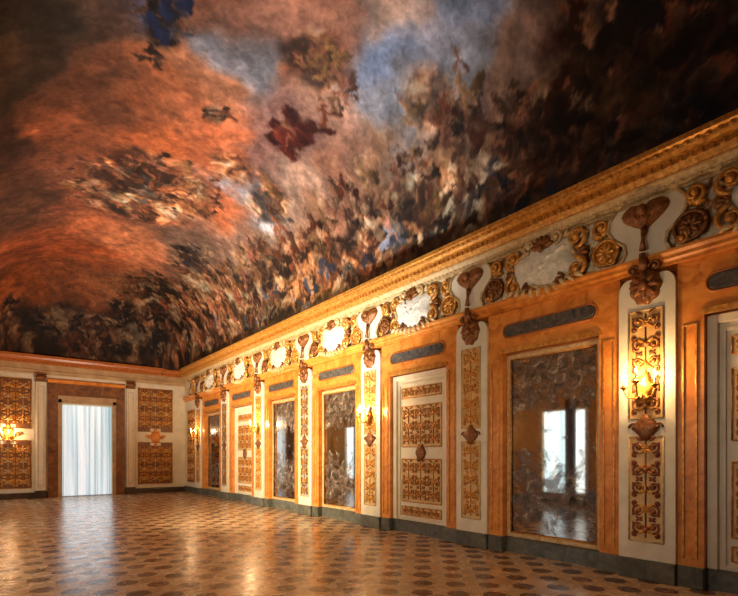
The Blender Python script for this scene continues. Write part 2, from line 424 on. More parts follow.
# ------------------------------------------------------------------ painted vault
XC, HW, Y0, Y1, ZS, HV, RR = 2.65, 3.45, -4.65, 19.87, 4.9, 2.7, 2.8
th = np.linspace(0, PI / 2, 400)
ex = RR * (1 - np.cos(th)); ez = HV * np.sin(th)
al = np.concatenate([[0], np.cumsum(np.hypot(np.diff(ex), np.diff(ez)))]); AL = al[-1]
def axis_samples(half, step):
    tot = 2 * (AL + half - RR); n = int(tot / step); s = np.linspace(0, tot, n + 1)
    t = np.minimum(s, tot - s)
    d = np.where(t < AL, np.interp(t, al, ex), RR + t - AL)
    pos = np.where(s <= tot / 2, -half + d, half - d)
    return s, pos
SU, PX = axis_samples(HW, 0.03)
SV, PY = axis_samples((Y1 - Y0) / 2, 0.03); PY = PY + (Y0 + Y1) / 2
gx, gy = np.meshgrid(PX, PY, indexing='ij')
a = np.clip(1 - (HW - np.abs(gx)) / RR, 0, 1); bb = np.clip(1 - ((Y1 - Y0) / 2 - np.abs(gy - (Y0 + Y1) / 2)) / RR, 0, 1)
mm = np.minimum(1, np.sqrt(a ** 4 + bb ** 4)); gz = ZS + HV * np.sqrt(1 - mm)
gu, gv = np.meshgrid(SU, SV, indexing='ij')
nu, nv = gu.shape

def vnoise(u, v, scale, octs=4, seed=0, gain=0.55):
    r = np.random.default_rng(seed); out = np.zeros_like(u); amp = 1; tot = 0
    for o_ in range(octs):
        T = r.random((128, 128)); x = u * scale * 2 ** o_ + 17.3 * o_; y = v * scale * 2 ** o_ + 9.1 * o_
        xi = np.floor(x).astype(int); yi = np.floor(y).astype(int); fx = x - xi; fy = y - yi
        fx = fx * fx * (3 - 2 * fx); fy = fy * fy * (3 - 2 * fy)
        g = lambda i, j: T[i % 128, j % 128]
        out += amp * ((g(xi, yi) * (1 - fx) + g(xi + 1, yi) * fx) * (1 - fy) + (g(xi, yi + 1) * (1 - fx) + g(xi + 1, yi + 1) * fx) * fy)
        tot += amp; amp *= gain
    return out / tot

CTRL = [(2.43,13.54,45,40,34),(3.43,13.48,70,50,38),(4.13,13.11,70,62,70),(4.9,12.5,120,75,55),(5.67,11.89,140,95,75),(6.47,11.08,150,125,110),(7.09,10.32,112,126,150),(7.62,9.55,120,100,90),(7.98,9.03,60,45,45),(8.46,8.26,34,32,42),(8.83,7.66,32,48,56),(2.49,14.76,60,46,36),(3.49,14.76,100,60,40),(4.3,14.34,150,85,50),(4.93,13.83,150,95,65),(5.7,13.22,112,110,114),(6.4,12.49,140,85,60),(7.11,11.54,108,122,148),(7.65,10.73,128,132,142),(8.02,10.05,130,100,80),(8.47,9.33,75,45,40),(8.93,8.45,50,30,32),(9.31,7.79,32,42,52),(2.56,16.5,55,36,28),(3.74,16.51,125,70,44),(4.67,15.9,160,84,46),(5.58,15.18,186,100,60),(6.16,14.62,120,85,75),(6.8,13.78,120,84,74),(7.25,13.05,150,110,90),(7.85,11.96,132,134,142),(8.3,11.12,165,135,118),(8.68,10.32,90,60,50),(9.09,9.48,80,45,35),(9.46,8.74,55,35,30),(9.94,8.01,40,30,30),(2.66,19.07,68,42,30),(3.9,19.17,110,60,40),(5.04,18.35,130,75,55),(6.14,17.37,175,95,58),(6.92,16.22,160,165,175),(7.59,14.93,140,112,94),(8.16,13.66,150,100,75),(8.64,12.48,120,85,60),(9.06,11.43,110,80,55),(9.44,10.51,75,55,40),(9.83,9.7,60,45,35),(2.79,22.4,115,56,30),(4.3,22.44,135,66,35),(5.46,21.51,150,90,60),(6.73,19.91,90,68,56),(7.43,18.46,130,100,85),(8.15,16.58,100,75,60),(8.75,14.85,120,85,60),(9.36,13.05,120,95,75),(9.81,12.03,70,60,45),(2.9,25.59,115,57,25),(4.62,25.3,110,60,35),(6.47,24.82,110,70,45),(7.96,22.02,110,75,60),(8.76,19.06,90,60,45),(9.43,16.54,95,75,60),(2.93,26.99,60,35,20),(4.72,26.96,50,28,18),(6.36,26.69,55,32,22),(8.91,24.73,60,38,28),
 (0.6,13,60,50,40),(0.6,18,70,46,34),(0.6,24,70,42,28),(1.5,6,60,60,60),(5,7,110,95,90),(5,2,90,70,55),(8.5,4,60,50,50),(1,1,60,45,35)]  # fresco colours by vault position, its dim sides partly painted in
warp = 1.1
wu = gu + warp * (vnoise(gu, gv, 0.7, 4, 1) - 0.5) * 2; wv = gv + warp * (vnoise(gu, gv, 0.7, 4, 2) - 0.5) * 2
acc = np.zeros((nu, nv, 3)); wt = np.zeros((nu, nv))
for (cu, cv, r_, g_, b_) in CTRL:
    d2 = (wu - cu) ** 2 + (wv - cv) ** 2; w_ = 1 / (d2 + 0.08) ** 2.2
    acc += w_[..., None] * np.array((r_, g_, b_)) / 255; wt += w_
img = acc / wt[..., None]
# clouds: brighter billows and darker undersides, following the paint
cl = vnoise(wu, wv, 1.1, 5, 5, 0.6); cl2 = vnoise(wu + 3, wv * 1.0, 2.6, 4, 6)
img *= (0.72 + 0.62 * cl)[..., None]
edge = np.clip((cl - 0.52) * 6, 0, 1) * 0.16
img += edge[..., None] * np.array((0.34, 0.20, 0.10))
img *= (0.86 + 0.28 * cl2)[..., None]

def stamp_caps(p0, p1, r0, r1, col, soft=0.05, shade=(0.6, 1.15)):
    m = max(r0, r1) + 0.08
    lo = (min(p0[0], p1[0]) - m, min(p0[1], p1[1]) - m); hi = (max(p0[0], p1[0]) + m, max(p0[1], p1[1]) + m)
    i0, i1 = np.searchsorted(SU, (lo[0], hi[0])); j0, j1 = np.searchsorted(SV, (lo[1], hi[1]))
    if i1 - i0 < 2 or j1 - j0 < 2: return
    U = gu[i0:i1, j0:j1] + WN[0][i0:i1, j0:j1]; V = gv[i0:i1, j0:j1] + WN[1][i0:i1, j0:j1]
    dx, dy = p1[0] - p0[0], p1[1] - p0[1]; L2 = dx * dx + dy * dy + 1e-9
    t = np.clip(((U - p0[0]) * dx + (V - p0[1]) * dy) / L2, 0, 1)
    ex_, ey_ = U - p0[0] - t * dx, V - p0[1] - t * dy; d = np.hypot(ex_, ey_); r = r0 + (r1 - r0) * t
    al_ = np.clip((r - d) / soft, 0, 1)
    side = np.clip((ey_ * 0.7 - ex_ * 0.7) / (r + 1e-6), -1, 1)
    sh = shade[0] + (shade[1] - shade[0]) * (0.5 + 0.5 * side)
    img[i0:i1, j0:j1] = img[i0:i1, j0:j1] * (1 - al_[..., None]) + (np.array(col)[None, None] * sh[..., None]) * al_[..., None]
WN = (0.30 * (vnoise(gu, gv, 5, 4, 21, .7) - 0.5), 0.30 * (vnoise(gu, gv, 5, 4, 22, .7) - 0.5))
SK = [(0.72, 0.46, 0.32), (0.62, 0.38, 0.26), (0.80, 0.58, 0.44)]
def figure(u, v, s, ang, cloth, dim=1.0, skin=None):
    """a loosely brushed draped figure, u,v at the hips, s about its height"""
    ca, sa = math.cos(ang), math.sin(ang)
    def P(x, y): return (u + s * (x * ca - y * sa), v + s * (x * sa + y * ca))
    sk = np.array(skin or random.choice(SK)) * dim; c1 = np.array(cloth) * dim; c2 = c1 * 0.6
    R = random.uniform
    ln = R(-.12, .12); sh = (ln, .30)
    stamp_caps(P(-.15, -.05), P(R(-.45, -.2), R(-.35, .2)), .09 * s, .16 * s, c2)           # trailing cloth
    stamp_caps(P(.1, -.05), P(R(.1, .4), R(-.35, 0)), .10 * s, .13 * s, c1)
    for q in (-1, 1):
        k = (R(.05, .2) * q, R(-.3, -.15)); e = (k[0] + R(-.1, .15) * q, k[1] - R(.14, .24))
        stamp_caps(P(q * .06, -.02), P(*k), .075 * s, .055 * s, sk if random.random() < .5 else c1)
        stamp_caps(P(*k), P(*e), .05 * s, .03 * s, sk)
    stamp_caps(P(0, 0), P(*sh), .10 * s, .12 * s, sk if random.random() < .4 else c1)
    stamp_caps(P(-.1, .0), P(.13, .16), .07 * s, .08 * s, c1)
    for q in (-1, 1):
        el = (ln + q * R(.16, .26), R(.12, .42)); hn = (el[0] + R(-.05, .16) * q, el[1] + R(-.1, .2))
        stamp_caps(P(ln + q * .1, .31), P(*el), .045 * s, .035 * s, sk); stamp_caps(P(*el), P(*hn), .035 * s, .022 * s, sk)
    stamp_caps(P(ln, .40), P(ln + R(-.03, .03), .47), .062 * s, .066 * s, sk)
    stamp_caps(P(ln, .49), P(ln, .51), .05 * s, .04 * s, np.array((.16, .09, .05)) * dim)
RUST, BRN, BLU, OCH, DK, GRY, ROS = (.52, .26, .15), (.38, .25, .17), (.30, .34, .44), (.64, .46, .26), (.17, .12, .11), (.52, .50, .47), (.64, .40, .30)
def lerp_path(path, t):
    n = len(path) - 1; k = min(int(t * n), n - 1); f = t * n - k; a_, b_ = path[k], path[k + 1]
    return tuple(a_[i] + (b_[i] - a_[i]) * f for i in range(len(a_)))
def bank(path, count, spread, sz, cloths, dims, updir):
    for i in range(count):
        t = (i + random.random()) / count; u, v, *r = lerp_path(path, t)
        u += random.uniform(-spread[0], spread[0]); v += random.uniform(-spread[1], spread[1])
        dm = (dims[0] + (dims[1] - dims[0]) * t) * random.uniform(.75, 1.15)
        figure(u, v, random.uniform(*sz), updir + random.uniform(-.5, .5), random.choice(cloths), dm)
# cloud-like dark masses first, then the figures on them
for (u, v, r, c) in [(8.7, 9.0, .55, DK), (8.3, 9.3, .4, (.2, .11, .09)), (9.4, 8.5, .6, DK), (8.9, 8.0, .5, (.07, .08, .10)), (5.1, 17.7, .55, BRN), (8.9, 10.2, .4, (.2, .12, .08)),
                     (7.6, 20.5, .5, (.2, .13, .1)), (6.9, 20.4, .45, (.13, .11, .11)), (4.1, 13.1, .22, BLU), (6.0, 25.6, .6, (.18, .09, .06)), (4, 26.4, .5, (.13, .08, .05)), (8.6, 19.5, .6, (.2, .13, .09)), (9.2, 16.6, .5, (.2, .14, .1))]:
    for k in range(5):
        stamp_caps((u + random.uniform(-r, r), v + random.uniform(-r, r)), (u + random.uniform(-r, r), v + random.uniform(-r, r) * 1.4), r * .55, r * .4, np.array(c) * random.uniform(.8, 1.3), 0.25)
def crowd(mask, seed, tone=1.0, strength=.9):
    """a muddle of far bodies and cloth, broken by brushwork"""
    x = gu + .35 * (vnoise(gu, gv, 2.2, 3, seed) - .5) * 2; y = gv + .35 * (vnoise(gu, gv, 2.2, 3, seed + 1) - .5) * 2
    n = vnoise(x, y * .8, 2.6, 4, seed + 2, .62); h = vnoise(x, y, 1.3, 3, seed + 3)
    n = (n - .5) * 1.5 + .5
    pal = np.array([(.10, .065, .05), (.20, .125, .085), (.34, .21, .135), (.47, .30, .18), (.62, .45, .31), (.78, .66, .52)])
    st = np.array([.26, .38, .48, .57, .68, .84])
    c = np.stack([np.interp(n, st, pal[:, k]) for k in range(3)], -1)
    tint = np.clip((h - .5) * 4, -1, 1)[..., None]
    c = c * (1 + tint * np.array((.16, -.02, -.16))) * tone
    m_ = (np.clip(mask, 0, 1) * strength)[..., None]
    return img * (1 - m_) + c * m_
rag = (vnoise(gu, gv, 1.4, 4, 50) - .5) * 1.6
tn = np.interp(gv, [7.6, 9.5, 10.5, 13, 17, 27], [.36, .74, 1.05, 1.1, .9, .75])[..., None]
lim = np.interp(gv, [7, 9, 10, 12, 15, 18, 21, 24, 27.6], [7.9, 8.2, 8.6, 8.25, 8.0, 7.7, 7.0, 6.0, 5.0])
img = crowd(np.clip((gu - lim + rag) * 2.2, 0, 1), 60, tn)
d_ = np.hypot((gu - 5.15) / 1.45, (gv - 17.85) / 1.75)
img = crowd(np.clip((1 - d_ + rag * .35) * 3.5, 0, 1), 70, np.full_like(tn, 1.25), .85)
img = crowd(np.clip((gv - 25.3 + rag) * 1.6, 0, 1) * (gu < 8), 80, np.full_like(tn, .6), .8)
for (u_, v_, ru, rv, tone) in [(6.2, 12.3, .55, .65, 1.1), (5.35, 14.5, .28, .38, .8), (4.2, 13.1, .3, .6, .6), (6.85, 20.3, .4, .7, .5), (7.7, 11.2, .5, .55, 1.2), (6.2, 15.6, .7, .7, 1.35), (7.3, 15.9, .6, .8, 1.35)]:
    d_ = np.hypot((gu - u_) / ru, (gv - v_) / rv); img = crowd(np.clip((1 - d_ + rag * .6) * 2.5, 0, 1), int(u_ * 100), np.full_like(tn, tone), .75)
# painted ledge running just above the cornice
lg = np.clip((gu - 9.52) * 8, 0, 1)[..., None]
img = img * (1 - lg * .8) + np.array((.21, .155, .10)) * (.7 + .6 * vnoise(gu * 3, gv * .4, 2, 3, 91))[..., None] * lg * .8
for (u, v, z_, c_) in [(8.25, 9.05, 1.3, (.24, .10, .07)), (8.7, 8.7, 1.5, (.20, .09, .07)), (8.3, 8.4, 1.4, (.12, .09, .10)), (9.2, 8.6, 1.3, (.36, .17, .11)), (8.75, 9.9, 1.2, (.46, .20, .11)), (9.1, 10.2, 1.1, (.36, .22, .13)), (9.0, 8.0, 1.3, (.42, .20, .13)), (9.45, 9.3, 1.0, (.26, .14, .10))]:
    figure(u, v, z_, PI / 2 + random.uniform(-.4, .4), c_, .85)
bank([(9.55, 7.6), (9.5, 9.5), (9.3, 11.5), (9.25, 13.5), (9.3, 16.5), (9.0, 19), (8.9, 22), (8.8, 25)], 90, (.35, .3), (.5, .85), [BRN, RUST, OCH, GRY, ROS, BRN, BRN, BLU], (.4, 1.05), PI / 2)
bank([(8.6, 7.8), (8.7, 9.6), (8.4, 11.2), (8.3, 13.5), (8.1, 16), (8.0, 19), (7.9, 22), (7.4, 24.5)], 80, (.4, .3), (.55, .9), [BRN, RUST, OCH, ROS, BRN], (.4, 1.1), PI / 2)
bank([(4.8, 16.4), (6.3, 16.8), (6.2, 17.8), (5.4, 19.4), (3.9, 18.9), (3.8, 17.8), (4.8, 16.4)], 30, (.3, .4), (.4, .65), [BRN, OCH, ROS, RUST, BRN], (.95, 1.1), PI / 2)
bank([(4.3, 18), (5.8, 17.7)], 16, (.3, .5), (.4, .6), [BRN, ROS, GRY], (.7, .8), PI / 2)
bank([(5.9, 12.3), (6.5, 12.1), (6.8, 12.9)], 10, (.22, .3), (.45, .7), [RUST, ROS, OCH], (.9, .8), 2.2)
bank([(5.34, 14.5), (5.6, 14.2)], 4, (.12, .2), (.4, .55), [BRN, RUST], (.6, .7), 1.2)
bank([(4.0, 13.3), (4.25, 12.9), (4.4, 13.7)], 6, (.15, .25), (.45, .7), [BLU, DK, BRN], (.7, .6), 1.0)
bank([(7.6, 11.2), (7.8, 10.6), (8.0, 11.9)], 7, (.25, .4), (.4, .7), [ROS, OCH, RUST], (.9, .85), PI / 2)
bank([(6.3, 15.8), (7.3, 15.4), (7.5, 17.5)], 10, (.35, .5), (.35, .55), [GRY, OCH, ROS], (.95, .85), 1.9)
bank([(6.7, 19.8), (7.0, 21)], 8, (.3, .4), (.5, .7), [DK, BLU, BRN], (.6, .6), 1.6)
bank([(2.6, 25.8), (4.1, 26.4), (6.3, 26.0), (7.6, 25.2)], 34, (.4, .3), (.4, .7), [BRN, DK, RUST], (.4, .5), PI / 2 + PI / 2)
bank([(6.6, 22.5), (6.2, 24.5)], 14, (.5, .5), (.4, .6), [BRN, RUST, OCH], (.6, .6), 2.2)
for k in range(14):    # the red-cloaked flyer in the middle of the sky
    stamp_caps((6.6 + random.uniform(-.3, .25), 13.9 + random.uniform(-.5, .5)), (6.8 + random.uniform(-.3, .3), 13.7 + random.uniform(-.6, .6)), .17, .11, np.array((.32, .12, .09)) * random.uniform(.6, 1.3), .08)
for (u_, v_, r_) in [(4.12, 12.75, .13), (4.3, 12.6, .10), (4.05, 13.15, .12), (4.2, 13.3, .10)]: stamp_caps((u_, v_), (u_ + .1, v_ + .22), r_, r_ * .8, (.09, .13, .24))
figure(6.65, 13.95, .8, 2.4, (.42, .14, .10), .85); stamp_caps((6.45, 14.1), (6.0, 13.9), .035, .02, (.5, .3, .2))
# a light figure leaning out above the cornice
figure(9.05, 13.0, .8, PI / 2, (.58, .60, .66), 1.0, (.78, .5, .4))
# finishing glaze of fine brush texture
spk = np.clip((vnoise(wu, wv, 5.5, 3, 33, .7) - .60) * 7, 0, 1) * np.clip((gu - lim + 1.2) * 1.2, .12, 1)
img = img * (1 - spk[..., None] * .4) + spk[..., None] * .4 * np.array((.78, .64, .48)) * np.interp(gv, [7.6, 10, 12], [.3, .6, 1])[..., None]
img *= (0.72 + 0.56 * vnoise(gu, gv, 6.0, 3, 31, .7))[..., None]
img = np.clip(img, 0.01, 1)
lin = np.where(img <= 0.04045, img / 12.92, ((img + 0.055) / 1.055) ** 2.4)
verts = np.stack([gx + XC, gy, gz], -1).reshape(-1, 3)
idx = np.arange(nu * nv).reshape(nu, nv)
quads = np.stack([idx[:-1, :-1], idx[:-1, 1:], idx[1:, 1:], idx[1:, :-1]], -1).reshape(-1, 4)
me = bpy.data.meshes.new('ceiling')
me.vertices.add(len(verts)); me.vertices.foreach_set('co', verts.ravel().astype(np.float32))
me.loops.add(quads.size); me.loops.foreach_set('vertex_index', quads.ravel().astype(np.int32))
me.polygons.add(len(quads)); me.polygons.foreach_set('loop_start', (np.arange(len(quads)) * 4).astype(np.int32))
me.update(calc_edges=True)
me.polygons.foreach_set('use_smooth', np.ones(len(quads), bool))
ca = me.color_attributes.new('fresco', 'FLOAT_COLOR', 'POINT')
ca.data.foreach_set('color', np.concatenate([lin.reshape(-1, 3), np.ones((len(verts), 1))], 1).ravel().astype(np.float32))
m, nt, b = new_mat('fresco_paint')
at = N(nt, 'ShaderNodeVertexColor', layer_name='fresco')
nf = noise(nt, 9, 4, 0.6, 0.8)
mrn = N(nt, 'ShaderNodeMapRange'); nt.links.new(nf, mrn.inputs[0]); mrn.inputs[1].default_value = .3; mrn.inputs[2].default_value = .7; mrn.inputs[3].default_value = .75; mrn.inputs[4].default_value = 1.3
vm = N(nt, 'ShaderNodeVectorMath', operation='SCALE'); nt.links.new(at.outputs['Color'], vm.inputs[0]); nt.links.new(mrn.outputs[0], vm.inputs['Scale'])
nt.links.new(vm.outputs[0], b.inputs['Base Color']); b.inputs['Roughness'].default_value = 0.75; b.inputs['Specular IOR Level'].default_value = 0.2
me.materials.append(m)
oc = bpy.data.objects.new('ceiling', me); C.objects.link(oc); structure(oc)

# ------------------------------------------------------------------ PILASTERS (right wall)
def make_pilaster(ground, orna):
    t = empty('pilaster', 'right', 0)
    hw = 0.315
    MB().box(-hw + .002, hw - .002, -0.075, REC - .004, 0, 0.238).build('plinth', M['plinth'], t, 0.012)
    # shaft with rounded shoulders
    poly = [(-hw, 0.24), (hw, 0.24), (hw, 3.48)]
    poly += [(hw - .12 + .12 * math.cos(q), 3.48 + .17 * math.sin(q)) for q in [i * PI / 12 for i in range(1, 7)]]
    poly += [(-hw + .12 - .12 * math.cos(q), 3.48 + .17 * math.sin(q)) for q in [i * PI / 12 for i in range(6, 0, -1)]]
    poly += [(-hw, 3.48)]
    MB().prism(poly, -0.045, REC - .004).build('shaft', M['cream'], t, 0.006)
    make_panel(t, .19, .46, 1.72, -.043, -.05, ground, orna, 'gold', 'gold_pale', 1, .25, .012)
    make_panel(t, .19, 1.94, 3.24, -.043, -.05, ground if ground != 'panel_tan' else 'panel_warm', 'gold_dark' if orna != 'gold' else 'gold', 'gold', 'gold_pale', 1, .25, .012)
    # boss between the two panels
    mb = MB(); poly = [(0.13 * math.cos(q) * (1 + .12 * math.cos(4 * q)), 1.83 + .15 * math.sin(q) * (1 + .12 * math.cos(4 * q))) for q in [i * PI / 12 for i in range(24)]]
    mb.dome(poly, -0.05, 0.05, 4, 0.006)
    for sx in (-1, 1):
        mb.spiral(sx * .13, 1.83, .06, 1.2, 0 if sx > 0 else PI, sx, -0.06, 0.014, 14)
    mb.build('boss', M['gold_dark'], t)
    # medallion hanging from the entablature
    mb = MB(); poly = [(0.175 * math.cos(q) * (1 + .06 * math.cos(9 * q)), 3.52 + .215 * math.sin(q) * (1 + .06 * math.cos(9 * q))) for q in [i * PI / 18 for i in range(36)]]
    mb.dome(poly, -0.06, 0.07, 5, 0.012)
    for i in range(8): mb.leaf(0, 3.52, .17, i * PI / 4, .05, -0.115, .03)
    mb.ell((0, -0.14, 3.52), (.06, .04, .07))
    for sx in (-1, 1): mb.spiral(sx * .12, 3.72, .07, 1.2, PI if sx > 0 else 0, -sx, -0.11, .018, 16)
    mb.tube([(0, -.1, 3.68), (0, -.13, 3.77), (0, -.15, 3.89)], [.05, .055, .035], 8)
    mb.build('medallion', M['gold_dark'], t)
    return t
pil_a = make_pilaster('panel_tan', 'orna_red')
pil_b = make_pilaster('panel_grey', 'gold_dark')
pil_c = make_pilaster('panel_tan', 'gold')
PLAB = {
 0: (pil_c, 'cream pilaster with gilt arabesques behind the camera end of the gallery'),
 1: (pil_a, 'cream pilaster at the near end, on the near side of the cropped ivory door'),
 2: (pil_a, 'large cream pilaster with russet arabesque panels between the cropped door and widest mirror'),
 3: (pil_c, 'cream pilaster without candles between the widest mirror and the nearer complete door'),
 4: (pil_c, 'brightly candle-lit cream pilaster between the nearer complete ivory door and the second mirror'),
 5: (pil_b, 'cream pilaster with grey-blue panel between the second and third mirrors'),
 6: (pil_c, 'candle-lit cream pilaster between the third mirror and the far ivory door'),
 7: (pil_b, 'unlit cream pilaster between the far ivory door and the last mirror'),
 8: (pil_c, 'last candle-lit cream pilaster on the long wall, next to the far corner')}
used = set()
for i, s in enumerate(PIL):
    if i == 0: continue
    src, lab = PLAB[i]
    o = src if src.name not in used else dup(src, 'right', s)
    used.add(src.name); place(o, 'right', s)
    tag(o, lab, 'pilaster', 'arabesque pilasters along the long wall')

# ------------------------------------------------------------------ MARBLE SURROUNDS (right wall)
def make_surround():
    t = empty('marble_surround', 'right', 0); o = 0.745; e = 1.3232 - 0.338
    for sx in (-1, 1):
        x0, x1 = sorted((sx * o, sx * (e + 0.02)))
        MB().box(x0, x1, 0.0, REC - .004, 0.24, 3.08).build('jamb', M['siena'], t)
        mb = MB(); mb.box(x0, x1, -0.025, REC - .004, 0, 0.24); mb.build('jamb_plinth', M['plinth'], t, 0.01)
        mb = MB(); xm0, xm1 = x0 + .05, x1 - .06
        mb.frame(xm0, xm1, 0.32, 2.98, 0.022, -0.016, 0.0); mb.build('jamb_molding', M['gold'], t, 0.004)
    MB().box(-e - .02, e + .02, 0.0, REC - .004, 3.08, 3.696).build('lintel', M['siena'], t)
    mb = MB(); mb.frame(-o - .03, o + .03, 3.055, 3.12, 0.02, -0.03, 0.0); mb.box(-o - .03, o + .03, -0.03, 0, 3.06, 3.11); mb.build('lintel_molding', M['gold'], t)
    L, r = 0.70, 0.085
    poly = [(L - r + r * math.cos(q), 3.39 + r * math.sin(q)) for q in [-PI / 2 + i * PI / 8 for i in range(9)]] + [(-L + r + r * math.cos(q), 3.39 + r * math.sin(q)) for q in [PI / 2 + i * PI / 8 for i in range(9)]]
    MB().prism(poly, -0.03, 0.0).build('inset_panel', M['dark_marble'], t, 0.01)
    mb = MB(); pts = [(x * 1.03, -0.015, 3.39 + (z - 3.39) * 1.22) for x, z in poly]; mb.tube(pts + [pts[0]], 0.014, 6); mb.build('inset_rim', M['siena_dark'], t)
    return t
sr = make_surround()
SLAB = {0: 'orange marble surround at the near end behind the camera', 1: 'orange marble surround of the cropped near ivory door', 2: 'orange marble surround of the widest painted mirror',
        3: 'orange marble surround of the nearer complete ivory door', 4: 'orange marble surround of the second mirror, which reflects a bright window', 5: 'orange marble surround of the third, dark mirror',
        6: 'orange marble surround of the far narrow-looking ivory door', 7: 'orange marble surround of the last mirror near the corner'}
for i, s in enumerate(BAY):
    if i == 0: continue
    o = sr if i == 1 else dup(sr, 'right', s); place(o, 'right', s); tag(o, SLAB[i], 'door surround', 'orange marble surrounds along the long wall')

# ------------------------------------------------------------------ MIRRORS
def make_mirror():
    t = empty('mirror', 'right', 0)
    mb = MB(); mb.frame(-.74, .74, 0.24, 3.04, 0.075, REC - .06, REC - .004); mb.build('frame', M['gold_pale'], t, 0.008)
    mb = MB(); mb.molding(-.665, .665, 0.31, 2.965, 0.014, REC - .05); mb.build('inner_rim', M['gold'], t)
    MB().box(-.67, .67, REC - .03, REC - .005, 0.30, 2.97).build('glass', M['mirror'], t)
    return t
mi = make_mirror()
MLAB = {2: 'widest painted mirror, reflecting a tall bright window', 4: 'second painted mirror along the wall, beside the nearer complete ivory door',
        5: 'third dark painted mirror, between the grey-blue pilaster and a candle-lit pilaster', 7: 'last narrow-looking mirror near the far corner'}
first = True
for i in (2, 4, 5, 7):
    o = mi if first else dup(mi, 'right', BAY[i]); first = False
    place(o, 'right', BAY[i]); tag(o, MLAB[i], 'mirror', 'painted mirrors along the long wall')

# ------------------------------------------------------------------ DOORS
def make_door(n):
    t = empty('door_%d' % n, 'right', 0)
    y = REC
    mb = MB(); mb.box(-.74, -.64, y - .09, y, .235, 3.05); mb.box(.64, .74, y - .09, y, .235, 3.05); mb.box(-.64, .64, y - .09, y, 2.95, 3.05)
    mb.build('door_frame', M['ivory'], t, 0.012)
    mb = MB(); mb.box(-.64, .64, y - .035, y, .235, 2.95); mb.build('door_leaf', M['ivory'], t)
    mb = MB(); mb.frame(-.615, .615, .26, 2.90, .045, y - .06, y - .03); mb.build('leaf_molding', M['cream'], t, 0.008)
    for (z0, z1, c, u) in ((.34, .50, 3, .16), (.60, 1.42, 3, .27), (1.66, 2.44, 3, .26), (2.60, 2.79, 3, .19)):
        make_panel(t, .52, z0, z1, y - .03, y - .045, 'panel_tan', 'gold_brown', 'gold', 'gold', c, u, .012)
    mb = MB(); poly = [(0.12 * math.cos(q) * (1 + .1 * math.cos(6 * q)), 1.54 + .17 * math.sin(q) * (1 + .1 * math.cos(6 * q))) for q in [i * PI / 12 for i in range(24)]]
    mb.dome(poly, y - .05, .05, 4); mb.build('boss', M['gold_dark'], t)
    return t
d1 = make_door(1)
DLAB = {1: 'near ivory door with arabesque panels, mostly cut off by the picture edge', 3: 'nearer complete ivory door with gilt arabesque panels', 6: 'far ivory door with gilt arabesque panels'}
for n, i in enumerate((1, 3, 6)):
    o = d1 if n == 0 else dup(d1, 'right', BAY[i])
    place(o, 'right', BAY[i]); o.name = 'door_%d' % (n + 1); tag(o, DLAB[i], 'door', kind='structure')

# ------------------------------------------------------------------ FRIEZE STUCCO
def make_cartouche(v):
    t = empty('stucco_cartouche', 'right', 0); rs = random.Random(v)
    cz = 4.20; y = -0.02
    # big shield: lobed outline
    aw, ah = (.48, .31)
    def shape(k, n=44):
        out = []
        for i in range(n):
            q = 2 * PI * i / n; c, s_ = math.cos(q), math.sin(q)
            r = 1 + .10 * math.cos(6 * q + v) + .07 * math.cos(3 * q + 1.3 * v)
            sx = math.copysign(abs(c) ** .75, c); sz = math.copysign(abs(s_) ** .8, s_)
            out.append((aw * k * r * sx, cz + ah * k * r * sz))
        return out
    MB().dome(shape(1.0), y - .03, .10, 5, .008).build('shield', M['stucco'], t)
    mb = MB(); p = shape(1.06); pts = [(x, y - .05, z) for x, z in p]; mb.tube(pts + [pts[0]], .032, 7)
    mb.build('rim', M['gold_pale'], t)
    mb = MB()
    for sx in (-1, 1):
        for sz in (-1, 1):
            MB().spiral(sx * aw, cz + sz * .20, .14, 1.5, (PI / 2 if sz < 0 else -PI / 2), sx * sz, y - .07, .036, 24).build('scroll', M['gold'], t)
        MB().spiral(sx * .20, cz + .30, .10, 1.3, -PI / 2, sx, y - .10, .03, 18).build('scroll', M['gold_pale'], t)
        MB().spiral(sx * .24, cz - .29, .08, 1.3, PI / 2, -sx, y - .09, .026, 18).build('scroll', M['gold_dark'], t)
    mb = MB()
    for i in range(7): mb.leaf(0, cz + .20, .19, PI / 2 + (i - 3) * .42, .045, y - .12, .035)
    mb.ell((0, y - .15, cz + .20), (.05, .04, .06)); mb.build('crest', M['gold_dark'], t)
    for sx in (-1, 1):
        mb = MB()
        for i in range(4): mb.leaf(sx * .49, cz - .02, .15, PI / 2 - sx * (.5 + i * .55), .05, y - .05, .04)
        mb.build('acanthus', M['gold_dark'], t)
        mb = MB()
        for i in range(5): mb.leaf(sx * (.25 + .07 * i), cz + .30 - .03 * i, .12, PI / 2 - sx * (.2 + i * .2), .035, y - .06, .035)
        mb.build('upper_garland', M['gold_pale'], t)
        mb = MB()
        for i in range(5): mb.leaf(sx * (.06 + .10 * i), cz - .30 + .012 * i, .15, -PI / 2 + sx * (.15 + i * .2), .04, y - .09, .035)
        mb.build('lower_garland', M['gold_pale'], t)
    mb = MB()
    for k in range(6):
        mb.leaf(rs.uniform(-.2, .2), cz + rs.uniform(-.15, .1), .18, rs.uniform(0, 6.2), .035, y - .11, .03)
    mb.dome([(0.055 * math.cos(q), cz - .04 + .055 * math.sin(q)) for q in [i * PI / 5 for i in range(10)]], y - .12, .03, 3)
    mb.build('rosette', M['stucco'], t)
    return t
